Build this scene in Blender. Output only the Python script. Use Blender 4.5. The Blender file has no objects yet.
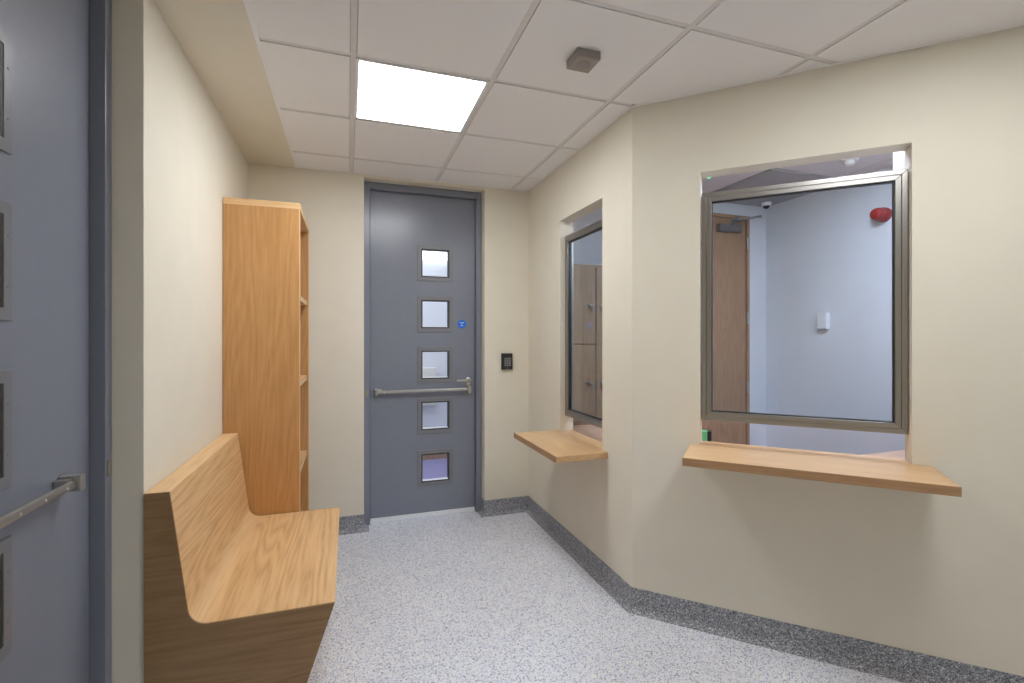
import bpy, bmesh, math, random
from mathutils import Vector
random.seed(4)
S = bpy.context.scene
COL = S.collection
R = math.radians

# ------------------------------------------------------------------ camera
F_PX, YAW, HORIZON, EYE = 481.0, 0.327, 337.0, 1.385
cam = bpy.data.cameras.new('camera')
cam.sensor_width = 36.0
cam.lens = 36.0 * F_PX / 1024.0
cam.shift_y = (HORIZON - 341.5) / 1024.0
cam.clip_start = 0.02
camo = bpy.data.objects.new('camera', cam)
COL.objects.link(camo)
camo.location = (0, 0, EYE)
camo.rotation_euler = (R(90), 0, -YAW)
S.camera = camo

# ------------------------------------------------------------------ world, exposure, lamp strengths
w = bpy.data.worlds.new('world')
S.world = w
w.use_nodes = True
w.node_tree.nodes['Background'].inputs[0].default_value = (0.6, 0.65, 0.75, 1)
w.node_tree.nodes['Background'].inputs[1].default_value = 0.15
S.view_settings.view_transform = 'Standard'
S.view_settings.look = 'None'
S.view_settings.gamma = 1.0
S.view_settings.use_curve_mapping = False
S.view_settings.exposure = 0.29
LOBBY_E = 18.0       # ceiling panel in view
LOBBY2_E = 14.8      # second ceiling panel, nearer the entrance
OFFICE_E = 22.5
CORR_E = 17.0

# ------------------------------------------------------------------ materials
def new_mat(name):
    m = bpy.data.materials.new(name)
    m.use_nodes = True
    nt = m.node_tree
    return m, nt, nt.nodes['Principled BSDF']

def ramp(nt, stops):
    r = nt.nodes.new('ShaderNodeValToRGB')
    e = r.color_ramp.elements
    e[0].position, e[0].color = stops[0][0], (*stops[0][1], 1)
    e[1].position, e[1].color = stops[-1][0], (*stops[-1][1], 1)
    for p, c in stops[1:-1]:
        k = e.new(p)
        k.color = (*c, 1)
    return r

def coords(nt, scale=(1, 1, 1)):
    tc = nt.nodes.new('ShaderNodeTexCoord')
    mp = nt.nodes.new('ShaderNodeMapping')
    mp.inputs['Scale'].default_value = scale
    nt.links.new(tc.outputs['Object'], mp.inputs['Vector'])
    return mp.outputs['Vector']

def plain(name, col, rough=0.5, metal=0.0, noise=0.04, nscale=30, bump=0.0, spec=0.5):
    m, nt, b = new_mat(name)
    v = coords(nt)
    n = nt.nodes.new('ShaderNodeTexNoise')
    n.inputs['Scale'].default_value = nscale
    n.inputs['Detail'].default_value = 3
    nt.links.new(v, n.inputs['Vector'])
    lo = tuple(c * (1 - noise) for c in col)
    hi = tuple(min(1, c * (1 + noise)) for c in col)
    r = ramp(nt, [(0.3, lo), (0.7, hi)])
    nt.links.new(n.outputs['Fac'], r.inputs['Fac'])
    nt.links.new(r.outputs['Color'], b.inputs['Base Color'])
    b.inputs['Roughness'].default_value = rough
    b.inputs['Metallic'].default_value = metal
    b.inputs['Specular IOR Level'].default_value = spec
    if bump:
        bp = nt.nodes.new('ShaderNodeBump')
        bp.inputs['Strength'].default_value = bump
        bp.inputs['Distance'].default_value = 0.002
        nt.links.new(n.outputs['Fac'], bp.inputs['Height'])
        nt.links.new(bp.outputs['Normal'], b.inputs['Normal'])
    return m

def wood(name, light, mid, dark, axis='x', rough=0.42, fig=0.5):
    m, nt, b = new_mat(name)
    a, c = 0.7, 14.0
    sc = {'x': (a, c, c), 'y': (c, a, c), 'z': (c, c, a)}[axis]
    v = coords(nt, sc)
    n1 = nt.nodes.new('ShaderNodeTexNoise')
    n1.inputs['Scale'].default_value = 6.0
    n1.inputs['Detail'].default_value = 8
    n1.inputs['Roughness'].default_value = 0.65
    nt.links.new(v, n1.inputs['Vector'])
    k = {'x': (0.32, 3.4, 3.4), 'y': (3.4, 0.32, 3.4), 'z': (3.4, 3.4, 0.32)}[axis]
    v2 = coords(nt, k)
    n2 = nt.nodes.new('ShaderNodeTexNoise')
    n2.inputs['Scale'].default_value = 1.6
    n2.inputs['Detail'].default_value = 1.5
    nt.links.new(v2, n2.inputs['Vector'])
    mul = nt.nodes.new('ShaderNodeMath')
    mul.operation = 'MULTIPLY'
    mul.inputs[1].default_value = 34.0
    nt.links.new(n2.outputs['Fac'], mul.inputs[0])
    fr = nt.nodes.new('ShaderNodeMath')
    fr.operation = 'PINGPONG'
    fr.inputs[1].default_value = 1.0
    nt.links.new(mul.outputs[0], fr.inputs[0])
    mx = nt.nodes.new('ShaderNodeMath')
    mx.operation = 'MULTIPLY_ADD'
    mx.inputs[1].default_value = 0.35 * fig
    nt.links.new(fr.outputs[0], mx.inputs[0])
    sub = nt.nodes.new('ShaderNodeMath')
    sub.operation = 'SUBTRACT'
    sub.inputs[1].default_value = 0.175 * fig
    nt.links.new(n1.outputs['Fac'], sub.inputs[0])
    nt.links.new(sub.outputs[0], mx.inputs[2])
    r = ramp(nt, [(0.28, dark), (0.5, mid), (0.72, light)])
    nt.links.new(mx.outputs[0], r.inputs['Fac'])
    nt.links.new(r.outputs['Color'], b.inputs['Base Color'])
    b.inputs['Roughness'].default_value = rough
    bp = nt.nodes.new('ShaderNodeBump')
    bp.inputs['Strength'].default_value = 0.08
    bp.inputs['Distance'].default_value = 0.001
    nt.links.new(n1.outputs['Fac'], bp.inputs['Height'])
    nt.links.new(bp.outputs['Normal'], b.inputs['Normal'])
    return m

def speckle(name, stops, scale=260, rough=0.42):
    m, nt, b = new_mat(name)
    v = coords(nt)
    vo = nt.nodes.new('ShaderNodeTexVoronoi')
    vo.inputs['Scale'].default_value = scale
    nt.links.new(v, vo.inputs['Vector'])
    sep = nt.nodes.new('ShaderNodeSeparateColor')
    nt.links.new(vo.outputs['Color'], sep.inputs['Color'])
    r = ramp(nt, stops)
    r.color_ramp.interpolation = 'CONSTANT'
    nt.links.new(sep.outputs['Red'], r.inputs['Fac'])
    n = nt.nodes.new('ShaderNodeTexNoise')
    n.inputs['Scale'].default_value = 2.2
    n.inputs['Detail'].default_value = 4
    nt.links.new(v, n.inputs['Vector'])
    r2 = ramp(nt, [(0.3, (0.93, 0.93, 0.94)), (0.7, (1, 1, 1))])
    nt.links.new(n.outputs['Fac'], r2.inputs['Fac'])
    mix = nt.nodes.new('ShaderNodeMix')
    mix.data_type = 'RGBA'
    mix.blend_type = 'MULTIPLY'
    mix.inputs['Factor'].default_value = 1.0
    nt.links.new(r.outputs['Color'], mix.inputs['A'])
    nt.links.new(r2.outputs['Color'], mix.inputs['B'])
    nt.links.new(mix.outputs['Result'], b.inputs['Base Color'])
    b.inputs['Roughness'].default_value = rough
    return m

def brushed(name, col, rough, axis):
    """brushed metal, fine streaks along the given local axis"""
    m, nt, b = new_mat(name)
    sc = {'x': (2, 900, 900), 'z': (900, 900, 2)}[axis]
    v = coords(nt, sc)
    n = nt.nodes.new('ShaderNodeTexNoise')
    n.inputs['Scale'].default_value = 1.0
    n.inputs['Detail'].default_value = 2
    nt.links.new(v, n.inputs['Vector'])
    r = ramp(nt, [(0.3, tuple(c * 0.85 for c in col)), (0.7, col)])
    nt.links.new(n.outputs['Fac'], r.inputs['Fac'])
    nt.links.new(r.outputs['Color'], b.inputs['Base Color'])
    b.inputs['Metallic'].default_value = 1.0
    b.inputs['Roughness'].default_value = rough
    bp = nt.nodes.new('ShaderNodeBump')
    bp.inputs['Strength'].default_value = 0.12
    bp.inputs['Distance'].default_value = 0.0006
    nt.links.new(n.outputs['Fac'], bp.inputs['Height'])
    nt.links.new(bp.outputs['Normal'], b.inputs['Normal'])
    return m

def glass(name, tint, refl=1.0):
    m, nt, b = new_mat(name)
    nt.nodes.remove(b)
    out = nt.nodes['Material Output']
    tr = nt.nodes.new('ShaderNodeBsdfTransparent')
    tr.inputs[0].default_value = (*tint, 1)
    gl = nt.nodes.new('ShaderNodeBsdfGlossy')
    gl.inputs['Roughness'].default_value = 0.01
    fr = nt.nodes.new('ShaderNodeFresnel')
    fr.inputs['IOR'].default_value = 1.5
    mu = nt.nodes.new('ShaderNodeMath')
    mu.operation = 'MULTIPLY'
    mu.inputs[1].default_value = refl
    # same IOR seen from either side of the sheet, so no false total reflection inside it
    ge = nt.nodes.new('ShaderNodeNewGeometry')
    mr = nt.nodes.new('ShaderNodeMapRange')
    mr.inputs['To Min'].default_value = 1.5
    mr.inputs['To Max'].default_value = 1.0 / 1.5
    nt.links.new(ge.outputs['Backfacing'], mr.inputs['Value'])
    nt.links.new(mr.outputs[0], fr.inputs['IOR'])
    nt.links.new(fr.outputs[0], mu.inputs[0])
    mx = nt.nodes.new('ShaderNodeMixShader')
    nt.links.new(mu.outputs[0], mx.inputs[0])
    nt.links.new(tr.outputs[0], mx.inputs[1])
    nt.links.new(gl.outputs[0], mx.inputs[2])
    nt.links.new(mx.outputs[0], out.inputs['Surface'])
    return m

def emit(name, col, strength):
    m, nt, b = new_mat(name)
    b.inputs['Base Color'].default_value = (*col, 1)
    b.inputs['Emission Color'].default_value = (*col, 1)
    b.inputs['Emission Strength'].default_value = strength
    return m

M = {}
M['wall'] = plain('cream_paint', (0.81, 0.755, 0.635), 0.75, noise=0.015, nscale=6, spec=0.3)
M['owall'] = plain('office_white_paint', (0.80, 0.81, 0.84), 0.6, noise=0.015, nscale=4, spec=0.3)
M['tile'] = plain('ceiling_tile', (0.920, 0.902, 0.896), 0.9, noise=0.025, nscale=220, spec=0.2)
M['bar'] = plain('ceiling_bar', (0.777, 0.751, 0.735), 0.6, noise=0.02)
M['otile'] = plain('office_ceiling', (0.70, 0.68, 0.70), 0.9, noise=0.02, nscale=120, spec=0.2)
M['void'] = plain('ceiling_void', (0.4, 0.39, 0.38), 0.9)
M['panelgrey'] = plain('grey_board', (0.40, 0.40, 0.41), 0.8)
M['floor'] = speckle('speckled_vinyl', [(0.0, (0.205, 0.219, 0.292)), (0.07, (0.546, 0.573, 0.704)), (0.28, (0.782, 0.818, 0.920)),
                                         (0.60, (0.920, 0.920, 0.920)), (0.88, (0.920, 0.920, 0.920))], 235)
M['skirt'] = speckle('speckled_skirting', [(0.0, (0.102, 0.109, 0.131)), (0.16, (0.217, 0.225, 0.254)), (0.45, (0.334, 0.341, 0.377)),
                                            (0.78, (0.493, 0.500, 0.536)), (0.94, (0.754, 0.754, 0.783))], 235)
M['ofloor'] = plain('lilac_vinyl', (0.33, 0.30, 0.52), 0.45, noise=0.05, nscale=90)
M['door'] = plain('grey_door_paint', (0.21, 0.225, 0.275), 0.29, noise=0.02, nscale=40, spec=0.6)
M['trimmetal'] = plain('vision_trim', (0.215, 0.217, 0.235), 0.3, metal=0.2, noise=0.05)
M['seal_lit_bead'] = plain('drop_seal', (0.85, 0.86, 0.88), 0.4, noise=0.02)
M['bead'] = plain('glazing_bead', (0.035, 0.033, 0.03), 0.5)
M['steel'] = plain('satin_steel', (0.48, 0.47, 0.45), 0.3, metal=0.9, noise=0.05)
M['closer'] = plain('closer_grey', (0.22, 0.215, 0.21), 0.4, metal=0.4)
M['plate'] = plain('strike_plate', (0.33, 0.30, 0.25), 0.5, metal=0.5)
M['fr_h'] = brushed('brushed_steel_rail', (0.47, 0.455, 0.43), 0.3, 'x')
M['fr_v'] = brushed('brushed_steel_stile', (0.40, 0.38, 0.35), 0.33, 'z')
M['black'] = plain('black_plastic', (0.02, 0.022, 0.025), 0.4)
M['keygrey'] = plain('key_grey', (0.27, 0.27, 0.27), 0.5)
M['white'] = plain('white_plastic', (0.87, 0.87, 0.87), 0.45, noise=0.01)
M['sensor'] = plain('sensor_grey', (0.30, 0.275, 0.255), 0.55)
M['sensor2'] = plain('sensor_face', (0.36, 0.31, 0.27), 0.55)
M['blue'] = plain('blue_sticker', (0.005, 0.17, 0.75), 0.45, noise=0.02)
M['print'] = plain('white_print', (0.75, 0.78, 0.85), 0.5)
M['red'] = plain('red_plastic', (0.36, 0.02, 0.02), 0.25)
M['green'] = plain('green_card', (0.18, 0.62, 0.28), 0.5)
M['keytag'] = plain('key_tag', (0.27, 0.26, 0.27), 0.5)
M['disc'] = plain('number_disc', (0.30, 0.25, 0.22), 0.5)
M['dark'] = plain('dark_lens', (0.03, 0.03, 0.035), 0.15)
M['glass'] = glass('window_glass', (0.915, 0.96, 0.99), 0.55)
M['dglass'] = glass('door_glass', (0.93, 0.95, 0.96), 0.8)
OAK = ((0.713, 0.470, 0.249), (0.644, 0.409, 0.201), (0.546, 0.325, 0.148))
OAKL = ((0.851, 0.582, 0.318), (0.782, 0.515, 0.265), (0.701, 0.437, 0.212))
for ax in 'xyz':
    M['oak_' + ax] = wood('oak_' + ax, *OAK, axis=ax, fig=0.7)
    M['oakl_' + ax] = wood('oak_solid_' + ax, *OAKL, axis=ax, fig=0.35)
M['cab_z'] = wood('oak_veneer_upright', (0.618, 0.342, 0.139), (0.567, 0.300, 0.114), (0.502, 0.254, 0.090), 'z', fig=0.6)
M['end_x'] = wood('oak_end_shaded', (0.370, 0.226, 0.106), (0.325, 0.192, 0.085), (0.275, 0.154, 0.064), 'x', fig=0.7)  # bench oak darkened to carry the shade on its end faces
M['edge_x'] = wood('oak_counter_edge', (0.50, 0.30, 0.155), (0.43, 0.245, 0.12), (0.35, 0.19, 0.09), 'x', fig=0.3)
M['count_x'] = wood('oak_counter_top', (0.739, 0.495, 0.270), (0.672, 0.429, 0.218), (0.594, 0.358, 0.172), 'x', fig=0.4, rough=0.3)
M['seat_y'] = wood('oak_figured', (0.828, 0.547, 0.285), (0.749, 0.477, 0.234), (0.618, 0.363, 0.160), 'y', fig=0.85)
M['odoor'] = wood('office_door_veneer', (0.48, 0.295, 0.175), (0.42, 0.25, 0.145), (0.355, 0.205, 0.115), 'z', fig=0.6)
M['locker'] = wood('locker_laminate', (0.43, 0.30, 0.19), (0.37, 0.25, 0.15), (0.30, 0.195, 0.11), 'z', fig=0.4, rough=0.5)
M['desk'] = wood('desk_laminate_lit', (0.66, 0.47, 0.36), (0.60, 0.41, 0.30), (0.52, 0.34, 0.24), 'x', fig=0.4)  # wood tone shifted to pink for the lilac light on the desk
M['lamp'] = emit('panel_light', (0.945, 0.97, 1.0), LOBBY_E)
M['lamp2'] = emit('panel_light_entrance', (0.945, 0.97, 1.0), LOBBY2_E)
M['olamp'] = emit('office_fill_light', (0.74, 0.82, 1.0), OFFICE_E)
M['clamp'] = emit('corridor_fill_light', (0.85, 0.90, 1.0), CORR_E)
M['wlamp'] = emit('corridor_strip_light', (0.9, 0.94, 1.0), 2.5)
M['cream'] = plain('cream_enamel', (0.86, 0.84, 0.76), 0.5)
M['led'] = emit('green_led', (0.1, 1.0, 0.4), 2.0)

# ------------------------------------------------------------------ mesh helpers
class MB:
    def __init__(self):
        self.v, self.f = [], []

    def add(self, vs, fs):
        o = len(self.v)
        self.v += [tuple(p) for p in vs]
        self.f += [tuple(i + o for i in q) for q in fs]
        return self

    def box(self, x0, x1, y0, y1, z0, z1):
        vs = [(x, y, z) for x in (x0, x1) for y in (y0, y1) for z in (z0, z1)]
        return self.add(vs, [(0, 1, 3, 2), (4, 6, 7, 5), (0, 4, 5, 1), (2, 3, 7, 6), (0, 2, 6, 4), (1, 5, 7, 3)])

    def prism(self, poly, a0, a1, axis='z'):
        """poly: 2D points; axis z -> (x,y), axis y -> (x,z), axis x -> (y,z)"""
        n = len(poly)
        def P(p, a):
            return {'z': (p[0], p[1], a), 'y': (p[0], a, p[1]), 'x': (a, p[0], p[1])}[axis]
        vs = [P(p, a0) for p in poly] + [P(p, a1) for p in poly]
        fs = [tuple(range(n)), tuple(range(n, 2 * n))[::-1]]
        fs += [(i, i + n, (i + 1) % n + n, (i + 1) % n) for i in range(n)]
        return self.add(vs, fs)

    def cyl(self, a, b, r, n=16, r2=None):
        a, b = Vector(a), Vector(b)
        d = (b - a).normalized()
        u = d.orthogonal().normalized()
        w_ = d.cross(u)
        r2 = r if r2 is None else r2
        vs = [a + (u * math.cos(t) + w_ * math.sin(t)) * r for t in [2 * math.pi * i / n for i in range(n)]]
        vs += [b + (u * math.cos(t) + w_ * math.sin(t)) * r2 for t in [2 * math.pi * i / n for i in range(n)]]
        fs = [tuple(range(n))[::-1], tuple(range(n, 2 * n))] + [(i, (i + 1) % n, (i + 1) % n + n, i + n) for i in range(n)]
        return self.add(vs, fs)

    def lathe(self, prof, c, axis, n=24):
        """prof: (radius, height) list along axis vector from c"""
        d = Vector(axis).normalized()
        u = d.orthogonal().normalized()
        w_ = d.cross(u)
        vs = []
        for r, h in prof:
            for i in range(n):
                t = 2 * math.pi * i / n
                vs.append(Vector(c) + d * h + (u * math.cos(t) + w_ * math.sin(t)) * max(r, 1e-5))
        fs = []
        for k in range(len(prof) - 1):
            for i in range(n):
                j = (i + 1) % n
                fs.append((k * n + i, k * n + j, (k + 1) * n + j, (k + 1) * n + i))
        fs.append(tuple(range(n))[::-1])
        fs.append(tuple(range((len(prof) - 1) * n, len(prof) * n)))
        return self.add(vs, fs)

    def plate(self, x0, x1, z0, z1, y0, y1, holes, e0=0.0, e1=0.0):
        """upright slab with rectangular holes; e0/e1 shift the back face's ends along x"""
        xs = sorted({x0, x1, *[h[0] for h in holes], *[h[1] for h in holes]})
        zs = sorted({z0, z1, *[h[2] for h in holes], *[h[3] for h in holes]})
        nx, nz = len(xs), len(zs)
        def bx(x):
            return x + (e0 if x == x0 else 0) + (e1 if x == x1 else 0)
        vs = [(x, y0, z) for x in xs for z in zs] + [(bx(x), y1, z) for x in xs for z in zs]
        N = nx * nz
        def solid(i, k):
            if i < 0 or k < 0 or i >= nx - 1 or k >= nz - 1:
                return False
            cx, cz = (xs[i] + xs[i + 1]) / 2, (zs[k] + zs[k + 1]) / 2
            return not any(h[0] < cx < h[1] and h[2] < cz < h[3] for h in holes)
        fs = []
        I = lambda i, k: i * nz + k
        for i in range(nx - 1):
            for k in range(nz - 1):
                if not solid(i, k):
                    continue
                a, b, c, d = I(i, k), I(i + 1, k), I(i + 1, k + 1), I(i, k + 1)
                fs += [(a, b, c, d), (a + N, d + N, c + N, b + N)]
                for (p, q, di, dk) in ((a, b, 0, -1), (b, c, 1, 0), (c, d, 0, 1), (d, a, -1, 0)):
                    if not solid(i + di, k + dk):
                        fs.append((q, p, p + N, q + N))
        used = sorted({i for q in fs for i in q})
        mp = {o: n for n, o in enumerate(used)}
        return self.add([vs[i] for i in used], [tuple(mp[i] for i in q) for q in fs])

    def map(self, fn):
        self.v = [fn(*p) for p in self.v]
        return self

    def build(self, name, mat, parent=None, bevel=0.0, seg=2, smooth=False, label=None):
        me = bpy.data.meshes.new(name)
        me.from_pydata([tuple(p) for p in self.v], [], self.f)
        bm = bmesh.new()
        bm.from_mesh(me)
        bmesh.ops.recalc_face_normals(bm, faces=bm.faces)
        bm.to_mesh(me)
        bm.free()
        me.materials.append(M[mat] if isinstance(mat, str) else mat)
        o = bpy.data.objects.new(name, me)
        COL.objects.link(o)
        if parent:
            o.parent = parent
        if smooth:
            for p in me.polygons:
                p.use_smooth = True
            me.set_sharp_from_angle(angle=R(35))
        if bevel:
            b = o.modifiers.new('bevel', 'BEVEL')
            b.width = bevel
            b.segments = seg
            b.limit_method = 'ANGLE'
            b.angle_limit = R(40)
        if label:
            o['label'] = label
        return o

def empty(name, loc, rz=0.0):
    o = bpy.data.objects.new(name, None)
    COL.objects.link(o)
    o.location = loc
    o.rotation_euler = (0, 0, rz)
    o.empty_display_size = 0.1
    return o

def tag(o, label=None, cat=None, group=None, kind=None):
    for k, v in (('label', label), ('category', cat), ('group', group), ('kind', kind)):
        if v:
            o[k] = v
    return o

def structure(o, label, cat):
    return tag(o, label, cat, kind='structure')

# ------------------------------------------------------------------ layout numbers (metres; x right, y along the left wall)
XL, YB, XR, CY = -0.637, 3.605, 1.362, 2.116      # left wall, back wall, right wall, corner of right and diagonal wall
CEIL = 2.55
WT = 0.10
REC = 0.085                                       # door recess
FX0, FX1 = 0.102, 0.998                           # back door opening
LY1 = 1.88                                        # far edge of left door opening
LW = FX1 - FX0
OPH = 2.53
SQ = math.sqrt(0.5)
OXR = 3.513                                       # office side wall
OYB = 3.325                                       # office back wall

def wall(name, loc, rz, length, thick, holes, mat, label, e0=0.0, e1=0.0, h=CEIL + 0.06):
    o = MB().plate(0, length, 0, h, 0, thick, holes, e0, e1).build(name, mat)
    o.location = (*loc, 0)
    o.rotation_euler = (0, 0, rz)
    return structure(o, label, 'wall')

YN = -1.1                                         # entrance end of the lobby, behind the camera
# left wall: local x runs +Y from YN
wall('wall_left', (XL, YN), R(90), YB - YN, 0.2, [(LY1 - LW - YN, LY1 - YN, 0, OPH)], 'wall',
     'cream painted wall behind the bench and bookcase')
wall('wall_back', (XL - 0.2, YB), 0, XR + 0.1 - XL + 0.2, 0.2, [(FX0 - XL + 0.2, FX1 - XL + 0.2, 0, OPH)], 'wall',
     'cream painted back wall around the grey door')
W1 = (YB - 3.0, YB - 2.42, 0.71, 2.176)           # opening in right wall, local x runs -Y from YB
wall('wall_right', (XR, YB), R(-90), YB - CY, WT, [W1], 'wall',
     'short cream wall with the narrow hatch window', e1=-0.041)
W2 = (0.322, 1.123, 0.835, 2.172)
DL = 1.538 / SQ
wall('wall_diagonal', (XR, CY), R(-45), DL, WT, [W2], 'wall',
     'cream wall set at an angle with the wide hatch window', e0=0.041)
DXE, DYE = XR + 1.538, CY - 1.538
wall('wall_side', (DXE, DYE), R(-90), DYE - YN, WT, [], 'wall', 'cream wall right of the camera')
wall('wall_front', (DXE + 0.1, YN), R(180), DXE + 0.1 - XL + 0.2, WT, [], 'wall', 'cream wall behind the camera')

fl = MB().prism([(XL - 0.2, YB + 0.2), (1.412, YB + 0.2), (1.412, 2.137), (DXE + 0.05, DYE + 0.02), (DXE + 0.05, YN - 0.1), (XL - 0.2, YN - 0.1)],
                -0.05, 0).build('floor', 'floor')
structure(fl, 'blue grey speckled vinyl floor of the lobby', 'floor')

# coved skirting
def skirting(name, pts, segs, label):
    """pts: wall line polyline with the room on its right-hand side; mitred pieces"""
    prof = [(0, 0.115), (0.004, 0.115), (0.004, 0.034), (0.0065, 0.022), (0.013, 0.012), (0.023, 0.005), (0.036, 0.0012), (0.036, 0.0), (0, 0)]
    P = [Vector(p) for p in pts]
    nrm = []
    for a, b in zip(P, P[1:]):
        d = (b - a).normalized()
        nrm.append(Vector((d.y, -d.x)))
    def mit(i):
        if i == 0:
            return nrm[0]
        if i == len(P) - 1:
            return nrm[-1]
        m = (nrm[i - 1] + nrm[i])
        return m / (m.length_squared / 2)
    for i in segs:
        vs = []
        for k in (i, i + 1):
            m = mit(k)
            vs += [(P[k].x + m.x * o, P[k].y + m.y * o, z) for o, z in prof]
        n = len(prof)
        fs = [(j, (j + 1) % n, (j + 1) % n + n, j + n) for j in range(n)] + [tuple(range(n)), tuple(range(n, 2 * n))[::-1]]
        o = MB().add(vs, fs).build(name[i], 'skirt', smooth=True)
        structure(o, label[i], 'skirting')

R_PTS = [(FX1, YB + REC), (FX1, YB), (XR, YB), (XR, CY), (DXE, DYE), (DXE, YN)]
skirting(['baseboard_reveal', 'baseboard_back', 'baseboard_right', 'baseboard_diagonal', 'baseboard_side'], R_PTS, range(5),
         ['short dark grey speckled skirting inside the right door reveal', 'dark grey speckled skirting right of the grey back door',
          'dark grey speckled skirting under the narrow hatch', 'dark grey speckled skirting under the wide hatch', 'dark grey speckled skirting beside the camera'])
skirting(['baseboard_back', 'baseboard_reveal'], [(XL, YB), (FX0, YB), (FX0, YB + REC)], range(2),
         ['dark grey speckled skirting left of the grey back door', 'short dark grey speckled skirting inside the left door reveal'])

# ------------------------------------------------------------------ ceiling
GX, GY, G = 0.018, 2.098, 0.6
MX = -0.335                                       # edge of the plaster margin
ceil = MB().box(XL - 0.2, OXR + 0.1, YN - 0.1, YB + 0.2, CEIL + 0.022, CEIL + 0.06).build('ceiling', 'void')
structure(ceil, 'white tiled suspended ceiling of the lobby', 'ceiling')

def clip(poly, a, b, c):
    """keep a*x+b*y<=c"""
    out = []
    for i, p in enumerate(poly):
        q = poly[(i + 1) % len(poly)]
        dp, dq = a * p[0] + b * p[1] - c, a * q[0] + b * q[1] - c
        if dp <= 0:
            out.append(p)
        if dp * dq < 0:
            t = dp / (dp - dq)
            out.append((p[0] + (q[0] - p[0]) * t, p[1] + (q[1] - p[1]) * t))
    return out

EDG = 0.004
def lobby_clip(poly, row):
    poly = clip(poly, -1, 0, -(MX + EDG))
    poly = clip(poly, 0, 1, YB - EDG)
    poly = clip(poly, 0, -1, -(YN + EDG))
    if row >= 0:
        poly = clip(poly, 1, 0, XR - EDG)
    else:
        poly = clip(poly, 1, 1, XR + CY - EDG * 1.5)
        poly = clip(poly, 1, 0, DXE - EDG)
    return poly

LIGHTS = {(0, 0), (2, -3)}
H = 0.0138                                        # half joint incl. shadow gap
for i in range(-1, 6):
    for j in range(-6, 3):
        if (i, j) in LIGHTS:
            continue
        x0, y0 = GX + G * i, GY + G * j
        p = lobby_clip([(x0 + H, y0 + H), (x0 + G - H, y0 + H), (x0 + G - H, y0 + G - H), (x0 + H, y0 + G - H)], j)
        if len(p) < 3:
            continue
        area = abs(sum(p[k][0] * p[(k + 1) % len(p)][1] - p[(k + 1) % len(p)][0] * p[k][1] for k in range(len(p)))) / 2
        if area < 0.0006:
            continue
        MB().prism(p, CEIL, CEIL + 0.016).build('ceiling_tile', 'tile', ceil)
B = 0.012
for i in range(0, 6):
    x = GX + G * i
    ytop = YB if x < XR else (XR + CY - x)
    if x < DXE:
        MB().box(x - B, x + B, YN + 0.002, ytop - 0.016, CEIL + 0.003, CEIL + 0.0215).build('grid_bar', 'bar', ceil)
for j in range(-5, 3):
    y = GY + G * j
    xe = XR if y > CY - 0.03 else min(DXE, XR + CY - y)
    xs_ = [MX] + [GX + G * i for i in range(0, 6) if GX + G * i < xe] + [xe - 0.016]
    for a, b in zip(xs_, xs_[1:]):
        a2 = a + (B if a > MX else 0)
        b2 = b - (B if b < xe - 0.017 else 0)
        if b2 - a2 > 0.01:
            MB().box(a2, b2, y - B, y + B, CEIL + 0.004, CEIL + 0.0215).build('grid_bar', 'bar', ceil)
# perimeter angle and plaster margin
MB().box(XL, MX - 0.012, YN, YB, CEIL - 0.001, CEIL + 0.0215).build('plaster_margin', 'wall', ceil, label='cream plaster strip along the left wall')
ang = [((MX - 0.012, YN), (MX - 0.012, YB)), ((MX, YB), (XR, YB)), ((XR, YB), (XR, CY)), ((XR, CY), (DXE, DYE)), ((DXE, DYE), (DXE, YN))]
for a, b in ang:
    a, b = Vector(a), Vector(b)
    d = (b - a).normalized()
    n = Vector((d.y, -d.x))
    wd = 0.016
    MB().prism([tuple(a), tuple(b), tuple(b + n * wd), tuple(a + n * wd)], CEIL - 0.0015, CEIL + 0.0012).build('wall_angle', 'tile', ceil)

def light_panel(cell, mat, label):
    i, j = cell
    x0, y0 = GX + G * i, GY + G * j
    t = empty('ceiling_light', (x0 + G / 2, y0 + G / 2, CEIL - 0.002))
    a, b = 0.29, 0.276
    fr = MB()
    for (p0, p1, q0, q1) in ((-a, a, -a, -b), (-a, a, b, a), (-a, -b, -b, b), (b, a, -b, b)):
        fr.box(p0, p1, q0, q1, -0.001, 0.02)
    fr.build('light_frame', 'white', t)
    MB().box(-b, b, -b, b, 0.002, 0.016).build('diffuser', mat, t)
    tag(t, label, 'ceiling light')
light_panel((0, 0), 'lamp', 'bright square light panel set in the tiled ceiling')
light_panel((2, -3), 'lamp2', 'square ceiling light panel nearer the camera, in front of the wide hatch')

# ceiling sensor
s = empty('ceiling_sensor', (0.922, 1.797, CEIL))
MB().box(-0.052, 0.052, -0.054, 0.054, -0.034, 0.0).build('housing', 'sensor', s, bevel=0.003)
MB().box(-0.048, 0.048, -0.05, 0.05, -0.0355, -0.034).build('cover', 'sensor2', s)
MB().lathe([(0.03, 0.0), (0.03, 0.0015), (0.026, 0.002), (0.0, 0.002)], (0, 0.0, -0.0355), (0, 0, -1)).build('grille', 'sensor', s)
tag(s, 'small square grey box sensor on the ceiling tiles', 'sensor')

# ------------------------------------------------------------------ grey doors
def arc(c, r, a0, a1, n):
    return [(c[0] + r * math.cos(R(a0 + (a1 - a0) * i / n)), c[1] + r * math.sin(R(a0 + (a1 - a0) * i / n))) for i in range(n + 1)]

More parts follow.
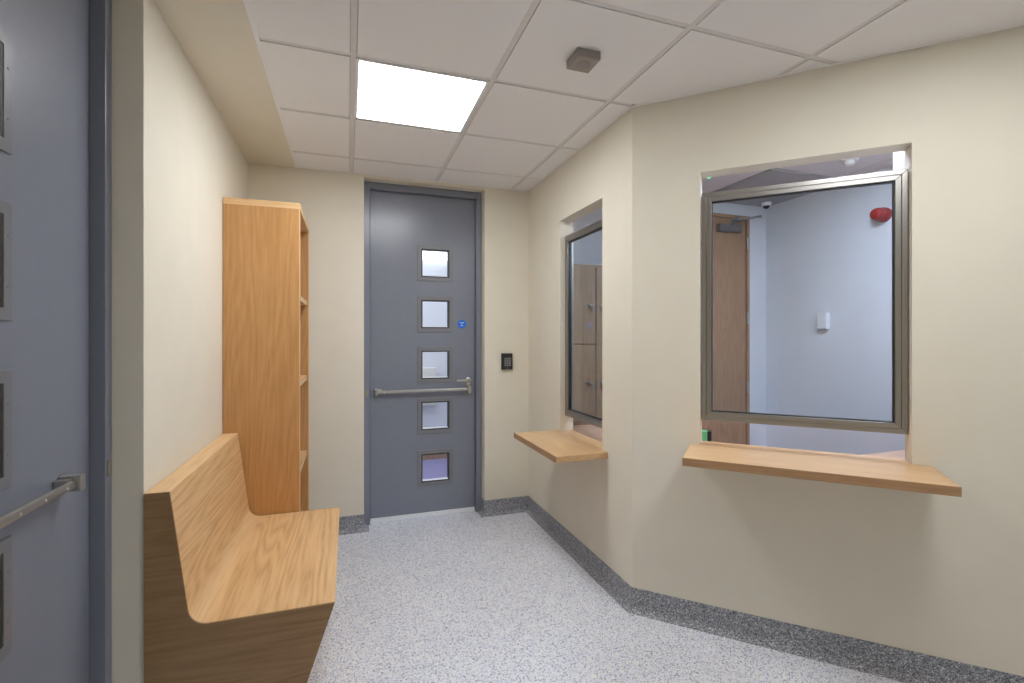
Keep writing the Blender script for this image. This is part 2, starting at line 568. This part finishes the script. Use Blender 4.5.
def grey_door(name, loc, rz, mirror, label, sign, bar_in=0.088, pane_in=0.426):
    d = empty(name, loc, rz)
    W_ = LW
    fx = (lambda x, y, z: (W_ - x, y, z)) if mirror else (lambda x, y, z: (x, y, z))
    def mk(mb, n, mat, parent=d, **k):
        return mb.map(fx).build(n, mat, parent, **k)
    f = 0.044
    mk(MB().plate(0.001, W_ - 0.001, 0, OPH - 0.001, 0, 0.1, [(f, W_ - f, 0, OPH - 0.052)]), 'door_frame', 'door', bevel=0.002)
    stop = MB().plate(f - 0.001, W_ - f + 0.001, 0, OPH - 0.051, 0.086, 0.1, [(f + 0.014, W_ - f - 0.014, 0, OPH - 0.066)])
    mk(stop, 'door_stop', 'door')
    ap = [(pane_in, pane_in + 0.218, zc - 0.109, zc + 0.109) for zc in (1.956, 1.562, 1.169, 0.776, 0.373)]
    mk(MB().plate(f + 0.003, W_ - f - 0.003, 0.022, OPH - 0.055, 0.04, 0.085, ap), 'leaf', 'door', bevel=0.0015)
    mk(MB().box(f + 0.006, W_ - f - 0.006, 0.026, 0.042, 0.003, 0.032), 'drop_seal', 'seal_lit_bead', label='pale strip along the bottom of the door')
    for (a, b, c, e) in ap:
        t = 0.03
        v = mk(MB().plate(a - t, b + t, c - t, e + t, 0.035, 0.0405, [(a, b, c, e)]), 'vision_frame', 'trimmetal', bevel=0.0012)
        mk(MB().plate(a, b, c, e, 0.037, 0.083, [(a + 0.009, b - 0.009, c + 0.009, e - 0.009)]), 'glazing_bead', 'bead', v)
        mk(MB().box(a + 0.009, b - 0.009, 0.042, 0.083, c + 0.009, c + 0.0115), 'lit_bead_face', 'seal_lit_bead', v)  # bead's upward face painted pale for the corridor light on it
        mk(MB().box(a + 0.004, b - 0.004, 0.060, 0.066, c + 0.006, e - 0.004), 'pane', 'dglass', v)
        for sx in (a - t / 2, b + t / 2):
            for sz in (c + 0.05, e - 0.05):
                mk(MB().cyl((sx, 0.0355, sz), (sx, 0.0338, sz), 0.0032, 10), 'screw', 'trimmetal', v)
    # push bar with end bracket, latch case and lever
    zb = 0.975
    x0, x1 = bar_in, 0.795
    pb = mk(MB().prism(arc((0.006, zb + 0.004), 0.008, 0, 180, 5) + arc((0.006, zb - 0.004), 0.008, 180, 360, 5), x0 + 0.012, x1 - 0.01, 'x'),
            'push_bar', 'steel', smooth=True)
    mk(MB().box(x0 - 0.010, x0 + 0.014, -0.014, 0.040, zb - 0.021, zb + 0.025), 'end_bracket', 'steel', pb, bevel=0.004)
    mk(MB().box(x0 + 0.014, x0 + 0.04, 0.006, 0.040, zb - 0.012, zb + 0.018), 'pivot_arm', 'steel', pb, bevel=0.003)
    mk(MB().box(x1 - 0.014, x1 + 0.014, -0.014, 0.040, zb - 0.034, zb + 0.024), 'latch_case', 'steel', pb, bevel=0.006)
    for k in range(6):
        sx = x0 + 0.06 + (x1 - x0 - 0.1) / 5 * k
        mk(MB().cyl((sx, -0.001, zb), (sx, -0.004, zb), 0.0035, 10), 'rivet', 'bar', pb)
    zl = 1.045
    lv = mk(MB().cyl((0.695, -0.012, zl), (0.795, -0.012, zl), 0.0075, 12), 'lever_handle', 'steel', smooth=True)
    mk(MB().cyl((0.795, 0.040, zl), (0.795, -0.020, zl), 0.011, 14), 'spindle', 'steel', lv, smooth=True)
    mk(MB().lathe([(0.022, 0), (0.022, 0.008), (0.016, 0.012), (0, 0.012)], (0.797, 0.040, zl), (0, -1, 0)), 'rose', 'steel', lv, smooth=True)
    mk(MB().box(0.783, 0.811, 0.034, 0.040, zb, zl), 'lock_plate', 'steel', lv, bevel=0.002)
    mk(MB().box(0.008, 0.034, -0.003, 0.0, 0.945, 0.995), 'strike_plate', 'plate', bevel=0.001, label='small brownish metal plate on the frame')
    if sign:
        sx, sz = 0.846 - FX0, 1.487
        sg = mk(MB().cyl((sx, 0.0405, sz), (sx, 0.0385, sz), 0.034, 32), 'sign', 'blue', label='round blue sticker with small white marks')
        mb = MB()
        for k in range(5):
            mb.box(sx - 0.016 + k * 0.0065, sx - 0.0105 + k * 0.0065, 0.0375, 0.0386, sz + 0.002 + abs(k - 2) * 0.003, sz + 0.009 + abs(k - 2) * 0.003)
        mk(mb, 'white_mark', 'print', sg)
        mk(MB().box(sx - 0.010, sx + 0.010, 0.0375, 0.0386, sz - 0.014, sz - 0.008), 'white_mark', 'print', sg)
    return structure(d, label, 'door')

grey_door('door_1', (FX0, YB + REC, 0), 0, False, 'tall grey door in the back wall with five square panes and blue sticker', True)
grey_door('door_2', (XL - REC, LY1 - LW, 0), R(90), True, 'tall dark grey door with push bar at the left edge', False, 0.205, 0.446)

# ------------------------------------------------------------------ keypad
k = empty('keypad', (1.1765, YB, 1.129))
MB().box(-0.045, 0.045, -0.022, 0, 0, 0.128).build('housing', 'black', k, bevel=0.004)
MB().box(-0.038, 0.038, -0.0235, -0.022, 0.098, 0.120).build('status_window', 'dark', k)
for r_ in range(4):
    for c_ in range(3):
        MB().box(-0.026 + c_ * 0.0185 + 0.003, -0.026 + c_ * 0.0185 + 0.017, -0.0245, -0.022, 0.028 + r_ * 0.017, 0.041 + r_ * 0.017).build('key', 'keygrey', k)
MB().box(-0.008, 0.010, -0.0228, -0.022, 0.010, 0.015).build('badge', 'keygrey', k)
tag(k, 'black access keypad on the wall right of the grey door', 'keypad')

# ------------------------------------------------------------------ bench
BY0, BY1 = 1.871, 2.912
bx, bz = XL + 0.003, 0.0
bench = empty('bench', (XL + 0.30, (BY0 + BY1) / 2, 0))
tag(bench, 'solid oak bench with tapering base against the left wall', 'bench')
def bl(mb):
    ox, oy = bench.location.x, bench.location.y
    return mb.map(lambda x, y, z: (x - ox, y - oy, z))
TOPZ, SEATZ = 0.872, 0.416
A_ = Vector((-0.562, TOPZ)); C_ = Vector((-0.503, SEATZ)); E_ = Vector((-0.048, SEATZ)); Ft = Vector((-0.192, 0.0))
ub = (A_ - C_).normalized(); us = Vector((1, 0))
ang_ = ub.angle(us)
rf = 0.06
tl = rf / math.tan(ang_ / 2)
pb_, ps_ = C_ + ub * tl, C_ + us * tl
cc = C_ + (ub + us).normalized() * (rf / math.sin(ang_ / 2))
a0 = math.degrees(math.atan2((pb_ - cc).y, (pb_ - cc).x)) % 360
fil = arc(cc, rf, a0, 270, 8)
full = [(bx, 0), (bx, TOPZ), tuple(A_)] + fil + [tuple(E_), tuple(Ft)]
TE = 0.006
bl(MB().prism(full, BY0, BY0 + TE, 'y')).build('end_panel', 'end_x', bench, bevel=0.0008, label='oak veneer end panel with its shade painted in')
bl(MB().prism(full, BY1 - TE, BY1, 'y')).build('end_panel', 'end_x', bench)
TH = 0.022
nb = Vector((ub.y, -ub.x)) * -1 if Vector((ub.y, -ub.x)).dot(us) > 0 else Vector((ub.y, -ub.x))
y0_, y1_ = BY0 + TE, BY1 - TE
Ad = A_ - ub * 0.0
bl(MB().prism([(bx, TOPZ - TH), (bx, TOPZ), tuple(A_), tuple(A_ - ub * TH)], y0_, y1_, 'y')).build('top_rail', 'oakl_y', bench)
A1 = A_ - ub * TH
bl(MB().prism([tuple(A1), tuple(pb_), tuple(pb_ + nb * TH), tuple(A1 + nb * TH)], y0_, y1_, 'y')).build('backrest', 'seat_y', bench)
outer = [tuple(cc + (Vector(p) - cc) * ((rf + TH) / rf)) for p in fil]
bl(MB().prism(list(fil) + outer[::-1], y0_, y1_, 'y')).build('cove_strip', 'oakl_y', bench, smooth=True)
LIP = 0.035
bl(MB().prism([tuple(ps_), (E_.x - LIP, SEATZ), (E_.x - LIP, SEATZ - TH), (ps_.x, SEATZ - TH)], y0_, y1_, 'y')).build('seat', 'seat_y', bench)
fd = (Ft - E_).normalized()
fp = E_ + fd * 0.022
bl(MB().prism([(E_.x - LIP, SEATZ), tuple(E_), tuple(fp), (E_.x - LIP, fp.y)], y0_, y1_, 'y')).build('front_lipping', 'oakl_y', bench)
fn = Vector((-fd.y, fd.x)) if Vector((-fd.y, fd.x)).x < 0 else Vector((fd.y, -fd.x))
bl(MB().prism([tuple(fp), tuple(Ft), tuple(Ft + fn * TH), tuple(fp + fn * TH)], y0_, y1_, 'y')).build('front_panel', 'seat_y', bench)

# ------------------------------------------------------------------ bookcase
bc = empty('bookcase', (-0.447, 3.24, 0))
tag(bc, 'tall oak open bookcase standing between bench and back wall', 'bookcase')
def cl(mb):
    return mb.map(lambda x, y, z: (x + 0.447, y - 3.24, z))
KX0, KX1, KY0, KY1, KT = XL + 0.003, -0.258, 2.915, 3.562, 2.13
cl(MB().box(KX0, KX1 - 0.004, KY0 + 0.001, KY0 + 0.026, 0, KT - 0.034)).build('side_panel', 'cab_z', bc)
cl(MB().box(KX1 - 0.004, KX1, KY0 + 0.001, KY0 + 0.026, 0, KT - 0.034)).build('edge_strip', 'oakl_z', bc, label='pale oak edging strip')
cl(MB().box(KX0, KX1 - 0.004, KY1 - 0.026, KY1, 0, KT - 0.034)).build('side_panel', 'cab_z', bc)
cl(MB().box(KX1 - 0.004, KX1, KY1 - 0.026, KY1, 0, KT - 0.034)).build('edge_strip', 'oakl_z', bc)
cl(MB().box(KX0, KX1 + 0.001, KY0, KY1 + 0.001, KT - 0.034, KT)).build('top_panel', 'oakl_x', bc, bevel=0.0015)
cl(MB().box(KX0, KX0 + 0.012, KY0 + 0.026, KY1 - 0.026, 0.0, KT - 0.034)).build('back_panel', 'cab_z', bc)
for z in (0.07, 0.585, 1.095, 1.597):
    cl(MB().box(KX0 + 0.012, KX1 - 0.012, KY0 + 0.026, KY1 - 0.026, z, z + 0.032)).build('shelf', 'oakl_y', bc)

# ------------------------------------------------------------------ hatch windows and counters
def mitred(x0, x1, z0, z1, wd, y0, y1):
    """four mitred members: bottom, right, top, left"""
    o = [(x0, z0), (x1, z0), (x1, z1), (x0, z1)]
    i = [(x0 + wd, z0 + wd), (x1 - wd, z0 + wd), (x1 - wd, z1 - wd), (x0 + wd, z1 - wd)]
    return [[o[k], o[(k + 1) % 4], i[(k + 1) % 4], i[k]] for k in range(4)]

def hatch(name, loc, rz, ox0, ox1, z0, z1, label):
    t = empty(name, loc, rz)
    g = 0.004
    y0 = 0.034
    for (inset, wd, ya, yb) in ((0.0, 0.021, y0 + 0.003, y0 + 0.05), (0.022, 0.022, y0, y0 + 0.047)):
        for k, poly in enumerate(mitred(ox0 + g + inset, ox1 - g - inset, z0 + inset, z1 - inset, wd, ya, yb)):
            MB().prism(poly, ya, yb, 'y').build('frame_rail' if k % 2 == 0 else 'frame_stile', 'fr_h' if k % 2 == 0 else 'fr_v', t, bevel=0.0018)
    a = 0.044
    for k, poly in enumerate(mitred(ox0 + g + a, ox1 - g - a, z0 + a, z1 - a, 0.004, 0, 0)):
        MB().prism(poly, y0 + 0.008, y0 + 0.03, 'y').build('gasket', 'black', t)
    MB().box(ox0 + g + a + 0.002, ox1 - g - a - 0.002, y0 + 0.014, y0 + 0.022, z0 + a + 0.002, z1 - a - 0.002).map(lambda x, y, z: (x, y - (z - (z0 + z1) / 2) * 0.006, z)).build('pane', 'glass', t)
    # fixing lugs to the jambs
    for x in (ox0, ox1 - g):
        for z in (z0 + 0.25, z1 - 0.25):
            MB().box(x, x + g, y0 + 0.012, y0 + 0.04, z - 0.02, z + 0.02).build('fixing_lug', 'steel', t)
    return structure(t, label, 'window')

hatch('window_1', (XR, YB, 0), R(-90), W1[0], W1[1], 0.850, 2.073, 'narrow steel framed hatch window seen edge on, with lockers behind')
hatch('window_2', (XR, CY, 0), R(-45), W2[0], W2[1], 0.983, 2.079, 'wide steel framed hatch window in the angled wall')

def counter(loc, rz, x0, x1, ox0, ox1, dep, z0, z1, label):
    t = empty('counter_shelf', (loc[0], loc[1], z0), rz)
    h = z1 - z0
    e = 0.0008
    cx = MB().prism([(x0, -dep), (x1, -dep), (x1, -e), (ox1 - e, -e), (ox1 - e, WT), (ox0 + e, WT), (ox0 + e, -e), (x0, -e)], 0.0, h, 'z')
    cx.build('board', 'count_x', t, bevel=0.0015)
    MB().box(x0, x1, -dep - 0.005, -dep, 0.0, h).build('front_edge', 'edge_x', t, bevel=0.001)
    return tag(t, label, 'counter', 'oak counter shelves under the hatches')

counter((XR, YB), R(-90), YB - 3.045, YB - 2.355, W1[0], W1[1], 0.312, 0.711, 0.745, 'small low oak counter shelf under the narrow hatch')
counter((XR, CY), R(-45), 0.277, 1.186, W2[0], W2[1], 0.295, 0.836, 0.870, 'wide oak counter shelf under the large hatch')

# ------------------------------------------------------------------ office behind the hatches
AX = 2.42                                         # locker alcove edge
of = MB().prism([(1.412, 3.9), (OXR + 0.1, 3.9), (OXR + 0.1, 0.2), (DXE + 0.05, 0.2), (DXE + 0.05, DYE + 0.02), (1.412, 2.137)], -0.05, 0).build('floor_office', 'ofloor')
structure(of, 'lilac blue vinyl floor of the office', 'floor')
wall('wall_office_side', (OXR, OYB + 0.1), R(-90), OYB + 0.1 - 0.2, 0.1, [], 'owall', 'white office wall with the red sounder, seen through the wide hatch')
D3 = (2.46, 3.318, 2.44)
wall('wall_office_back', (AX, OYB), 0, OXR - AX, 0.1, [(D3[0] - AX, D3[1] - AX, 0, D3[2])], 'owall', 'white office wall around the wooden door')
wall('wall_office_alcove', (1.462, 3.82), 0, AX + 0.1 - 1.462, 0.08, [], 'owall', 'white office wall behind the lockers')
wall('wall_office_return', (AX, 3.82), R(-90), 3.82 - OYB - 0.1, 0.1, [], 'owall', 'short white return wall beside the lockers')
wall('wall_office_front', (OXR, 0.3), R(180), OXR - DXE - 0.1, 0.1, [], 'owall', 'white office end wall')
wall('wall_office_hall', (AX + 0.1, 3.75), 0, OXR + 0.1 - AX - 0.1, 0.08, [], 'owall', 'white wall beyond the wooden office door')

oc = MB().box(1.45, OXR, 0.3, 3.9, CEIL + 0.006, CEIL + 0.0215).build('ceiling_office', 'bar')
structure(oc, 'lilac white tiled ceiling of the office', 'ceiling')
ogx, ogy = 2.77, 2.57
for i in range(-3, 2):
    for j in range(-4, 2):
        x0, y0 = ogx + G * i, ogy + G * j
        p = [(x0 + 0.01, y0 + 0.01), (x0 + G - 0.01, y0 + 0.01), (x0 + G - 0.01, y0 + G - 0.01), (x0 + 0.01, y0 + G - 0.01)]
        p = clip(p, -1, -1, -(XR + CY + 0.15))
        p = clip(p, -1, 0, -1.47)
        p = clip(p, 1, 0, OXR - 0.005)
        p = clip(p, 0, 1, OYB - 0.005)
        p = clip(p, 0, -1, -0.31)
        if i >= 0 and j >= 0:
            continue
        if (i, j) == (-1, -2):
            continue
        if len(p) >= 3:
            MB().prism(p, CEIL, CEIL + 0.006).build('ceiling_tile', 'otile', oc)
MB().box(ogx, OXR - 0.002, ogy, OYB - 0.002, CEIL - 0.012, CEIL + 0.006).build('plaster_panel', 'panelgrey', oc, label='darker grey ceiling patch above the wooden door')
x0, y0 = ogx - G, ogy - 2 * G
t = empty('ceiling_light', (x0 + 0.3, y0 + 0.3, CEIL))
MB().box(-0.29, 0.29, -0.29, 0.29, 0, 0.006).build('diffuser', 'olamp', t)  # out-of-view panel, added to light the office
tag(t, 'unseen cool white light panel added to the office ceiling', 'ceiling light')

# office door
d3 = empty('door_3', (D3[0], OYB, 0))
w3 = D3[1] - D3[0]
MB().plate(0.001, w3 - 0.001, 0, D3[2] - 0.001, -0.012, 0.09, [(0.03, w3 - 0.03, 0, D3[2] - 0.03)]).build('door_frame', 'odoor', d3, bevel=0.002)
MB().box(0.033, w3 - 0.033, 0.0, 0.044, 0.008, D3[2] - 0.033).build('leaf', 'odoor', d3, bevel=0.001)
for z in (0.25, 0.95, 1.55, 2.20):
    MB().cyl((w3 - 0.031, -0.018, z - 0.05), (w3 - 0.031, -0.018, z + 0.05), 0.008, 12).build('hinge', 'steel', d3, smooth=True)
clo = MB().box(0.505, 0.735, -0.05, 0.0, 2.285, 2.345).build('door_closer', 'closer', d3, bevel=0.004)
MB().box(0.62, 0.64, -0.075, -0.05, 2.34, 2.376).build('closer_spindle', 'closer', clo)
MB().prism([(0.615, -0.07), (0.63, -0.085), (0.79, -0.205), (0.80, -0.195)], 2.375, 2.385).build('closer_arm', 'closer', clo)
MB().prism([(0.79, -0.205), (0.80, -0.19), (0.73, -0.012), (0.715, -0.018)], 2.385, 2.40).build('closer_arm', 'closer', clo)
MB().box(0.70, 0.745, -0.018, -0.012, 2.372, 2.425).build('arm_bracket', 'closer', clo)
MB().cyl((0.09, -0.03, 1.0), (0.09, 0.0, 1.0), 0.02, 16).build('handle_rose', 'steel', d3, smooth=True)
MB().box(0.08, 0.20, -0.05, -0.035, 0.99, 1.01).build('lever_handle', 'steel', d3, bevel=0.003)
structure(d3, 'wooden office door with overhead closer, seen through the wide hatch', 'door')

# red sounder, white detector, dome camera, ceiling fitting, indicator
b = empty('alarm_sounder', (OXR, 2.325, 2.23))
MB().lathe([(0.05, 0), (0.05, 0.03), (0.046, 0.04)], (0, 0, 0), (-1, 0, 0)).build('base', 'red', b, smooth=True)
MB().lathe([(0.044, 0.04), (0.044, 0.075), (0.036, 0.095), (0.02, 0.105), (0.0, 0.108)], (0, 0, 0), (-1, 0, 0)).build('lens', 'red', b, smooth=True)
MB().lathe([(0.022, 0.098), (0.022, 0.112), (0.012, 0.116), (0, 0.117)], (0, 0, 0), (-1, 0, 0)).build('horn', 'red', b, smooth=True)
tag(b, 'round red fire alarm sounder high on the office wall', 'alarm')
b = empty('box_detector', (OXR, 2.765, 1.447))
MB().box(-0.04, 0, -0.04, 0.04, 0, 0.128).build('housing', 'white', b, bevel=0.004)
MB().box(-0.0415, -0.04, -0.03, 0.03, 0.03, 0.11).build('cover', 'white', b)
tag(b, 'small white box detector on the office wall below the red sounder', 'detector')
b = empty('dome_camera', (3.40, 3.215, CEIL - 0.012))
MB().lathe([(0.042, 0), (0.042, 0.01), (0.036, 0.024), (0.028, 0.027), (0, 0.027)], (0, 0, 0), (0, 0, -1)).build('base', 'white', b, smooth=True)
MB().lathe([(0.026, 0.027), (0.023, 0.04), (0.014, 0.049), (0, 0.052)], (0, 0, 0), (0, 0, -1)).build('dome', 'dark', b, smooth=True)
tag(b, 'white dome camera in the far ceiling corner above the wooden door', 'camera')
b = empty('smoke_detector', (3.09, 2.26, CEIL))
MB().lathe([(0.05, 0), (0.05, 0.012), (0.04, 0.02), (0, 0.02)], (0, 0, 0), (0, 0, -1)).build('base', 'white', b, smooth=True)
MB().lathe([(0.03, 0.02), (0.03, 0.04), (0.022, 0.048), (0, 0.048)], (0, 0, 0), (0, 0, -1)).build('sensing_head', 'white', b, smooth=True)
tag(b, 'white round ceiling detector above the top of the wide hatch frame', 'detector')
o = MB().lathe([(0.012, 0), (0.010, 0.006), (0, 0.008)], (0, 0, 0), (0, 0, -1), 12).build('indicator_light', 'led')
o.location = (2.483, 2.856, CEIL)
tag(o, 'tiny green indicator light on the office ceiling', 'light')
t = MB().box(1.123, 1.19, 0.1005, 0.29, 2.02, 2.52).build('white_upright', 'white', bevel=0.002)  # added stand-in upright, flush with the reveal to catch office light
t.location = (XR, CY, 0)
t.rotation_euler = (0, 0, R(-45))
tag(t, 'white stand-in upright inside the top right corner of the wide hatch', 'stand-in')

# lockers
def locker(x, hinge, label):
    t = empty('locker', (x + 0.15, OYB, 0))
    MB().box(-0.1495, 0.1495, 0.02, 0.45, 0.135, 1.925).build('body', 'locker', t)
    MB().box(-0.1495, 0.1495, 0.05, 0.44, 0.0, 0.135).build('plinth', 'black', t)
    MB().box(-0.1495, 0.1495, 0.0, 0.46, 1.925, 1.945).build('top_panel', 'locker', t)
    for k in range(3):
        z0 = 0.135 + k * 0.5975
        d = MB().box(-0.147, 0.147, 0.0, 0.019, z0 + 0.003, z0 + 0.594).build('locker_door', 'locker', t, bevel=0.0012)
        s_ = 0.098 if hinge == 'l' else -0.103
        zl = z0 + 0.297
        MB().cyl((s_, 0.0, zl), (s_, -0.016, zl), 0.013, 16).build('cam_lock', 'steel', d, smooth=True)
        MB().box(s_ - 0.004, s_ + 0.018, -0.030, -0.016, zl - 0.003, zl + 0.002).build('key', 'steel', d)
        MB().box(s_ + 0.004, s_ + 0.020, -0.028, -0.024, zl - 0.045, zl - 0.004).build('key_tag', 'keytag', d, bevel=0.001)
        if k == 2 and hinge == 'l':
            MB().cyl((s_ - 0.013, 0.0, zl - 0.155), (s_ - 0.013, -0.001, zl - 0.155), 0.030, 20).build('number_disc', 'disc', d)
    tag(t, label, 'locker', 'wood effect lockers')
locker(1.516, 'l', 'left wood effect locker column seen through the narrow hatch')
locker(1.816, 'r', 'right wood effect locker column seen through the narrow hatch')

# desk and item
dk = empty('office_desk', (2.2, 1.9, 0))
poly = [(1.464, 2.162), (1.464, 3.15), (1.95, 3.15), (1.95, 2.518), (2.61, 1.868), (3.505, 1.868), (3.505, 0.72), (2.91, 0.72)]
MB().prism([(x - 2.2, y - 1.9) for x, y in poly], 0.711, 0.745).build('desk_top', 'desk', dk)
for (x, y) in ((1.53, 3.08), (1.88, 3.08), (2.64, 1.80), (3.42, 1.80), (3.42, 0.80), (1.6, 2.2), (2.95, 0.85)):
    MB().box(x - 2.225, x - 2.175, y - 1.925, y - 1.875, 0, 0.711).build('leg', 'steel', dk)
tag(dk, 'office desk with wood top tinted pinkish for the lilac light behind the hatches', 'desk')
g = empty('box_file', (2.060, 2.380, 0.745), R(-45))
MB().box(-0.06, 0.0, -0.03, 0.03, 0, 0.070).build('cover', 'green', g)
MB().box(0.0, 0.022, -0.03, 0.03, 0, 0.072).build('spine', 'black', g)
tag(g, 'small green and black object at the left end of the wide counter', 'desk item')

# ------------------------------------------------------------------ corridor beyond the back door
cf = MB().box(-0.7, 1.6, 3.905, 5.6, -0.05, 0).build('floor_corridor', 'ofloor')
structure(cf, 'lilac vinyl floor beyond the back door', 'floor')
th = MB().box(FX0, FX1, YB + 0.2, 3.905, -0.05, 0).build('floor_threshold', 'ofloor')
structure(th, 'floor strip under the back door', 'floor')
wall('wall_corridor_back', (-0.7, 5.46), 0, 2.3, 0.1, [], 'owall', 'white wall beyond the back door')
wall('wall_corridor_left', (-0.6, 3.905), R(90), 1.55, 0.1, [], 'owall', 'white corridor wall on the left')
wall('wall_corridor_right', (1.5, 5.455), R(-90), 1.55, 0.1, [], 'owall', 'white corridor wall on the right')
cc_ = MB().box(-0.7, 1.6, 3.806, 5.6, CEIL + 0.062, CEIL + 0.10).build('ceiling_corridor', 'otile')
structure(cc_, 'white ceiling beyond the back door', 'ceiling')
o = MB().box(-0.6, 1.5, 5.445, 5.46, 0, 0.06).build('baseboard_corridor', 'odoor')
structure(o, 'brown skirting seen through the lowest door pane', 'skirting')
t = empty('strip_light', (0.8, 5.46, 2.26))
MB().box(-0.42, 0.42, -0.05, 0, 0, 0.10).build('diffuser', 'wlamp', t, bevel=0.006)
MB().box(-0.43, 0.43, -0.03, 0, 0.10, 0.115).build('housing', 'white', t)
tag(t, 'bright strip light seen through the top door pane', 'light')
t = empty('ceiling_light', (0.4, 4.5, CEIL + 0.05))
MB().box(-0.3, 0.3, -0.3, 0.3, 0, 0.012).build('diffuser', 'clamp', t)  # hidden panel added to brighten the corridor behind the door panes
tag(t, 'unseen light panel added to the ceiling beyond the back door', 'ceiling light')
t = empty('box_unit', (0.78, 5.46, 0.62))
MB().box(-0.2, 0.15, -0.06, 0, 0, 0.42).build('housing', 'cream', t, bevel=0.006)
MB().box(-0.18, 0.13, -0.065, -0.06, 0.03, 0.05).build('grille', 'keygrey', t)
tag(t, 'pale box unit low on the wall, seen through the middle door panes', 'box unit')
